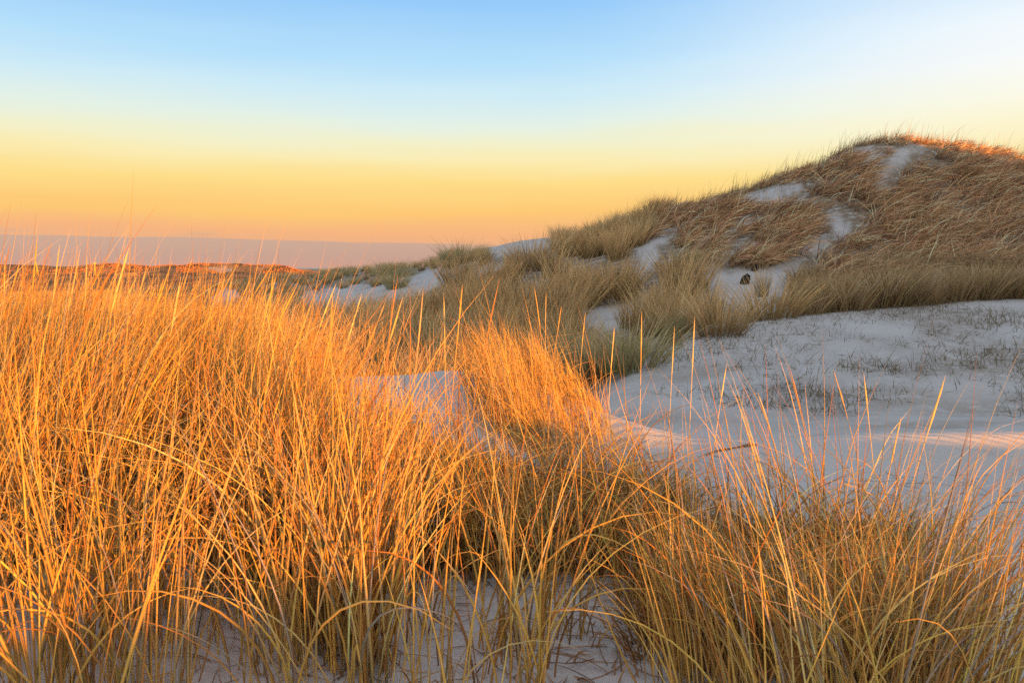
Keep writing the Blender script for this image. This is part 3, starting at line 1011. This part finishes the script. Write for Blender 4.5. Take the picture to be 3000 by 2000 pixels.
# a few more hang over the black lumps
ex = rng.uniform(2165, 2225, 7)
ed = ground_d(2195, 772, 18, 40) + rng.uniform(-0.3, 0.5, 7)
x = np.concatenate([x, (ex - 1500) / F * ed])
d = np.concatenate([d, ed])
nb = 17
n = len(x) * nb
rr_ = 0.26 * np.sqrt(rng.random(n))
aa = rng.random(n) * 6.283
cx = np.repeat(x, nb) + rr_ * np.cos(aa)
cy = np.repeat(d, nb) + rr_ * np.sin(aa)
P = roots_to_P(cx, cy, 0.03)
big = np.repeat(rng.uniform(0.6, 1.25, len(x)) * np.interp(d, [36, 39], [1.0, 0.5]), nb)
az = np.repeat(rng.normal(-0.10, 0.75, len(x)), nb) + rng.normal(0, 0.35, n)
p0 = np.abs(rng.normal(0.35, 0.25, n))
p1 = rng.normal(1.85, 0.35, n)
stand = rng.random(n) < 0.05
p1[stand] = rng.uniform(0.2, 0.9, stand.sum())
L = rng.uniform(0.7, 1.5, n) * big
W = rng.uniform(0.014, 0.034, n)
tone = np.repeat(rng.uniform(0.7, 1.5, len(x)), nb)[:, None]
ct = pal(n, [(0.58, 0.335, 0.155), (0.46, 0.23, 0.10), (0.78, 0.57, 0.31), (0.18, 0.09, 0.04)], [4, 3.5, 2.0, 2.0], 0.22) * tone
cb = pal(n, [(0.20, 0.11, 0.05), (0.14, 0.08, 0.04)], [2, 2])
v, f, c = blades(P, az, p0, p1, L, W, cb, np.clip(ct, 0, 0.85), seg=6, sides=2, pw=0.8, drift=0.4, mid=0.5)
tag(new_mesh('thatch_grass', v, f, M_DRY, c), 'flattened dead brown grass thatching the big dune on the right', 'grass', kind='stuff')

# short dark blades along the crest of the big hill
n = 4600
px = rng.uniform(1650, 3200, n)
dc = np.interp(px, [1600, 1750, 1900, 4000], [48, 42, 40, 40])
d = dc + np.where(px < 2350, rng.normal(-1.2, 1.6, n), rng.normal(0, 0.9, n))
x = (px - 1500) / F * d
P = roots_to_P(x, d, 0.03)
tall = rng.random(n) < 0.06
L = np.where(tall, rng.uniform(0.8, 1.5, n), rng.uniform(0.2, 0.75, n))
v, f, c = blades(P, rng.normal(0.1, 0.7, n), np.abs(rng.normal(0.1, 0.15, n)), rng.normal(0.6, 0.35, n), L, rng.uniform(0.010, 0.022, n),
                 pal(n, [(0.20, 0.17, 0.07), (0.24, 0.15, 0.07)], [2, 1]), pal(n, [(0.30, 0.27, 0.12), (0.44, 0.30, 0.14)], [2, 1.5]), seg=5, sides=2)
tag(new_mesh('crest_grass', v, f, M_DRY, c), 'short dark grass along the skyline of the big dune', 'grass', kind='stuff')

# sprouts on the sandy mound: drifts of them, with dead straws lying between
n = 5200
px = rng.uniform(1780, 3400, n)
d = rng.uniform(8.6, 15.2, n)
x = (px - 1500) / F * d
dens = np.clip(0.46 + fbm(x * 0.6, d * 1.3, 81, 5) * 3.8, 0.0, 1.0)
keep = (rng.random(n) < dens) & mound(px, d + 0.1) & (d > np.interp(px, [1780, 2200, 2600, 3000], [11, 9.5, 8.8, 8.6]))
x, d = x[keep], d[keep]
m_ = len(x)
nbs = rng.integers(1, 8, m_)
cx = np.repeat(x, nbs)
cy = np.repeat(d, nbs)
n = len(cx)
cx = cx + rng.normal(0, 0.06, n)
cy = cy + rng.normal(0, 0.06, n)
sz = np.repeat(rng.lognormal(0, 0.4, m_), nbs)
P = roots_to_P(cx, cy, 0.01)
p1 = rng.normal(1.0, 0.5, n)
flat = rng.random(n) < 0.35
p0 = np.abs(rng.normal(0.4, 0.3, n))
p0[flat] = rng.uniform(1.35, 1.5, flat.sum())
p1[flat] = rng.uniform(1.5, 1.65, flat.sum())
v, f, c = blades(P, rng.uniform(0, 6.28, n), p0, p1, np.clip(rng.uniform(0.05, 0.20, n) * sz, 0.03, 0.5), rng.uniform(0.004, 0.010, n),
                 pal(n, [(0.12, 0.11, 0.05), (0.16, 0.10, 0.05)], [2, 1]), pal(n, [(0.27, 0.22, 0.11), (0.33, 0.21, 0.11), (0.17, 0.11, 0.06)], [2, 1.5, 1.5]), seg=4, sides=2)
tag(new_mesh('grass_sprouts', v, f, M_DRY, c), 'short sparse grass sprouts scattered over the pale sandy mound', 'grass', kind='stuff')


# ------------------------------------------------------------------ small things
def tube(path, rad, sides=8):
    """round bar along a path with a radius at each point"""
    path = np.array(path, float)
    rad = np.broadcast_to(np.array(rad, float), (len(path),))
    tg = np.gradient(path, axis=0)
    tg /= np.linalg.norm(tg, axis=1, keepdims=True)
    ref = np.where(np.abs(tg[:, 2:3]) > 0.9, np.array([[1.0, 0, 0]]), np.array([[0, 0, 1.0]]))
    a = np.cross(tg, ref)
    a /= np.linalg.norm(a, axis=1, keepdims=True)
    b = np.cross(a, tg)
    an = np.linspace(0, 2 * math.pi, sides, endpoint=False)
    V = path[:, None] + rad[:, None, None] * (np.cos(an)[None, :, None] * a[:, None] + np.sin(an)[None, :, None] * b[:, None])
    V = np.concatenate([V.reshape(-1, 3), path[:1], path[-1:]])
    n = len(path)
    f = []
    for i in range(n - 1):
        for k in range(sides):
            k2 = (k + 1) % sides
            f.append((i * sides + k, i * sides + k2, (i + 1) * sides + k2, (i + 1) * sides + k))
    c0, c1 = n * sides, n * sides + 1
    for k in range(0, sides, 2):
        f.append((c0, (k + 2) % sides, k + 1, k))
        f.append((c1, (n - 1) * sides + k, (n - 1) * sides + k + 1, (n - 1) * sides + (k + 2) % sides))
    return V, np.array(f)


def box(c, s, rz=0):
    x, y, z = s[0] / 2, s[1] / 2, s[2] / 2
    v = np.array([(-x, -y, -z), (x, -y, -z), (x, y, -z), (-x, y, -z), (-x, -y, z), (x, -y, z), (x, y, z), (-x, y, z)])
    q = np.array([[math.cos(rz), -math.sin(rz), 0], [math.sin(rz), math.cos(rz), 0], [0, 0, 1]])
    f = np.array([(0, 3, 2, 1), (4, 5, 6, 7), (0, 1, 5, 4), (1, 2, 6, 5), (2, 3, 7, 6), (3, 0, 4, 7)])
    return v @ q.T + np.array(c), f


def merge(parts):
    Vs, Fs, o = [], [], 0
    for v, f in parts:
        Vs.append(v)
        Fs.append(f + o)
        o += len(v)
    return np.concatenate(Vs), np.concatenate(Fs)


def empty(name, loc):
    e = bpy.data.objects.new(name, None)
    e.location = loc
    C.objects.link(e)
    return e


M_WOOD = plain_mat('weathered_wood', (0.13, 0.085, 0.055), (0.30, 0.22, 0.15), 30)
M_DARKWOOD = plain_mat('dark_twig', (0.06, 0.04, 0.03), (0.15, 0.10, 0.065), 40)
M_YELLOW = plain_mat('yellow_paint', (0.75, 0.48, 0.03), (0.80, 0.55, 0.05), 3, 0.5)
M_BLACK = plain_mat('black_sheet', (0.006, 0.006, 0.008), (0.016, 0.015, 0.016), 6, 0.75, 0.2)
M_PLANK = plain_mat('bleached_planks', (0.42, 0.34, 0.24), (0.60, 0.50, 0.38), 1.5)

# driftwood stick on the near sand crest
pa = []
for k, t_ in enumerate(np.linspace(0, 1, 12)):
    px_ = 2078 + t_ * 152
    d_ = 5.02 + 0.10 * t_
    x_ = (px_ - 1500) / F * d_ * 1.0
    pa.append((x_, d_, float(gz(x_, d_)) + EYE + 0.006 + 0.006 * math.sin(t_ * 9)))
e = empty('driftwood_stick', pa[6])
tag(e, 'thin brown driftwood stick lying on the crest of the near sand ridge', 'stick')
v, f = tube(np.array(pa) - np.array(pa[6]), np.interp(np.linspace(0, 1, 12), [0, 0.3, 0.8, 1], [0.003, 0.0065, 0.009, 0.005]))
new_mesh('stem', v, f, M_DARKWOOD, parent=e)
b0 = np.array(pa[9]) - np.array(pa[6])
v, f = tube([b0, b0 + (0.012, 0, 0.02), b0 + (0.016, 0, 0.04), b0 + (0.034, 0, 0.052)], [0.004, 0.0035, 0.003, 0.002], 6)
new_mesh('twig', v, f, M_DARKWOOD, parent=e)


# two black lumps on the lower slope of the big dune
def lump(px, py, w_, h_, tilt, label):
    d_ = ground_d(px, py, 17, 40)
    x_ = (px - 1500) / F * d_
    sx = w_ / F * d_
    sz = h_ / F * d_
    un, vn = 18, 12
    vs, fs = [], []
    for i in range(vn + 1):
        la = math.pi * i / vn - math.pi / 2
        for k in range(un):
            lo = 2 * math.pi * k / un
            r = (1.0 - 0.22 * math.sin(la)) + 0.7 * float(fbm(np.array([math.cos(lo) * 2 + la * 2.0 + px]), np.array([math.sin(lo) * 2 + la * 1.3]), 91)[0])
            q = (0.5 * sx * math.cos(la) * math.cos(lo) * r, 0.16 * math.cos(la) * math.sin(lo) * r, 0.5 * sz * math.sin(la) * r)
            vs.append((q[0] * math.cos(tilt) + q[2] * math.sin(tilt), q[1], -q[0] * math.sin(tilt) + q[2] * math.cos(tilt)))
    for i in range(vn):
        for k in range(un):
            k2 = (k + 1) % un
            fs.append((i * un + k, i * un + k2, (i + 1) * un + k2, (i + 1) * un + k))
    o = new_mesh('black_lump', np.array(vs), np.array(fs), M_BLACK)
    o.location = (x_, d_ - 0.05, float(gz(x_, d_)) + EYE + 0.22 * sz)
    tag(o, label, 'debris', 'black lumps in the dune slope')
    return d_


lump(2207, 792, 15, 32, 0.4, 'black lump half hidden behind hanging straw, the upper one')
dl_ = lump(2182, 830, 26, 42, 0.3, 'larger black lump resting on the bare sand, the lower one')


# yellow marker poles on the far heath
def pole(px, top, base, dist, lean, label, cap):
    x_ = (px - 1500) / F * dist
    g_ = float(gz(x_, dist)) + EYE
    e = empty('marker_pole', (x_, dist, g_))
    tag(e, label, 'pole', 'yellow marker poles on the heath')
    H_ = (slope(top) * dist + EYE) - g_
    v, f = tube([(0, 0, -0.3), (-lean * 0.5, 0, H_ * 0.5), (-lean, 0, H_)], [0.15, 0.15, 0.14], 8)
    new_mesh('post', v, f, M_YELLOW, parent=e)
    v, f = box((-lean + cap, -0.02, H_ - 0.25), (0.55, 0.12, 0.38))
    new_mesh('topmark', v, f, M_YELLOW, parent=e)


pole(283, 769, 804, 252, 0.0, 'upright yellow marker pole on the far heath', 0.22)
pole(117, 768, 812, 252, 0.55, 'yellow marker pole leaning left on the far heath', -0.25)


# timber walkways on the heath
def walkway(px0, px1, py, dist, label, rails):
    x0 = (px0 - 1500) / F * dist
    x1 = (px1 - 1500) / F * dist
    z_ = slope(py) * dist + EYE
    e = empty('boardwalk', ((x0 + x1) / 2, dist, z_))
    tag(e, label, 'boardwalk', 'timber boardwalks on the heath')
    Lw = x1 - x0
    n_ = max(6, int(Lw / 0.3))
    bx_ = [box((-Lw / 2 + (i + 0.5) * Lw / n_, 0, 0), (Lw / n_ * 0.86, 1.5, 0.09)) for i in range(n_)]
    v, f = merge(bx_)
    new_mesh('deck', v, f, M_PLANK, smooth=False, parent=e)
    v, f = merge([box((0, -0.6, -0.13), (Lw, 0.12, 0.16)), box((0, 0.6, -0.13), (Lw, 0.12, 0.16))])
    new_mesh('beam', v, f, M_WOOD, smooth=False, parent=e)
    g_ = float(gz((x0 + x1) / 2, dist)) + EYE - z_
    for i in range(4):
        xx = -Lw / 2 + 0.2 + i * (Lw - 0.4) / 3
        v, f = box((xx, -0.85, (g_ + rails) / 2 - 0.2), (0.16, 0.16, rails - g_ + 0.4))
        new_mesh('post', v, f, M_WOOD, smooth=False, parent=e)
    if rails > 0.3:
        v, f = box((0, -0.99, rails - 0.12), (Lw, 0.08, 0.16))
        new_mesh('handrail', v, f, M_PLANK, smooth=False, parent=e)


walkway(139, 168, 801, 250, 'short pale timber deck with a dark underside beside the leaning pole', 0.1)
walkway(344, 408, 806, 245, 'long low timber boardwalk with a handrail on the heath', 0.65)

# small brown post in the green dune grass
d_ = ground_d(934, 851, 40, 100)
x_ = (934 - 1500) / F * d_
v, f = tube([(0, 0, -0.2), (0, 0, 0.5), (0.01, 0, 0.95)], [0.07, 0.068, 0.06], 8)
o = new_mesh('wooden_post', v, f, M_WOOD)
o.location = (x_, d_, float(gz(x_, d_)) + EYE)
tag(o, 'short brown wooden post standing by the long white sand patch', 'post')


# ------------------------------------------------------------------ far dune and heath vegetation
n = 20000
px = rng.uniform(-500, 1050, n)
d = np.where(rng.random(n) < 0.7, rng.normal(338, 20, n), rng.uniform(235, 600, n))
x = (px - 1500) / F * d
PX, PY = project(x, d, gz(x, d))
dune = sstep(px, 480, 600)
keep = ~inpoly(PX, PY, [(590, 780), (640, 777), (700, 786), (690, 797), (640, 800)])
keep &= np.where(px > 520, (fbm(x * 0.10, d * 0.06, 33) > -0.10) & (d > 305), (fbm(x * 0.03, d * 0.012, 34) > 0.03) & (rng.random(n) < 0.6))
x, d = x[keep], d[keep]
n = len(x)
P = roots_to_P(x, d, 0.1)
v, f, c = blades(P, rng.random(n) * 6.28, np.abs(rng.normal(0.1, 0.1, n)), rng.normal(0.5, 0.3, n), rng.uniform(0.3, 0.85, n), rng.uniform(0.2, 0.5, n),
                 pal(n, [(0.30, 0.15, 0.06), (0.20, 0.12, 0.05)], [1, 1]), pal(n, [(0.66, 0.23, 0.055), (0.36, 0.14, 0.05)], [2, 1]), seg=3, sides=2)
tag(new_mesh('heath_grass', v, f, M_DRY, c), 'reddish sunlit grass on the low dunes along the horizon at the left', 'grass', kind='stuff')

# unseen grass added on the crest behind the camera to dapple the sunlight's edge
n = 1500
u_ = rng.uniform(-9, 3.3, n)
s_ = -6 + rng.normal(0, 0.35, n)
x = u_ * ca - s_ * sa
d = u_ * sa + s_ * ca
v, f, c = blades(roots_to_P(x, d), rng.random(n) * 6.28, np.abs(rng.normal(0.1, 0.1, n)), rng.normal(0.6, 0.3, n), rng.uniform(0.05, 0.34, n), rng.uniform(0.005, 0.010, n),
                 pal(n, [OLIVE, RUST], [1, 1]), pal(n, [STRAW, RUST], [2, 1]), seg=4, sides=2)
tag(new_mesh('dapple_grass', v, f, M_GRASS, c), 'unseen short grass added on the rear dune crest to dapple the shadow edge', 'grass', kind='stuff')
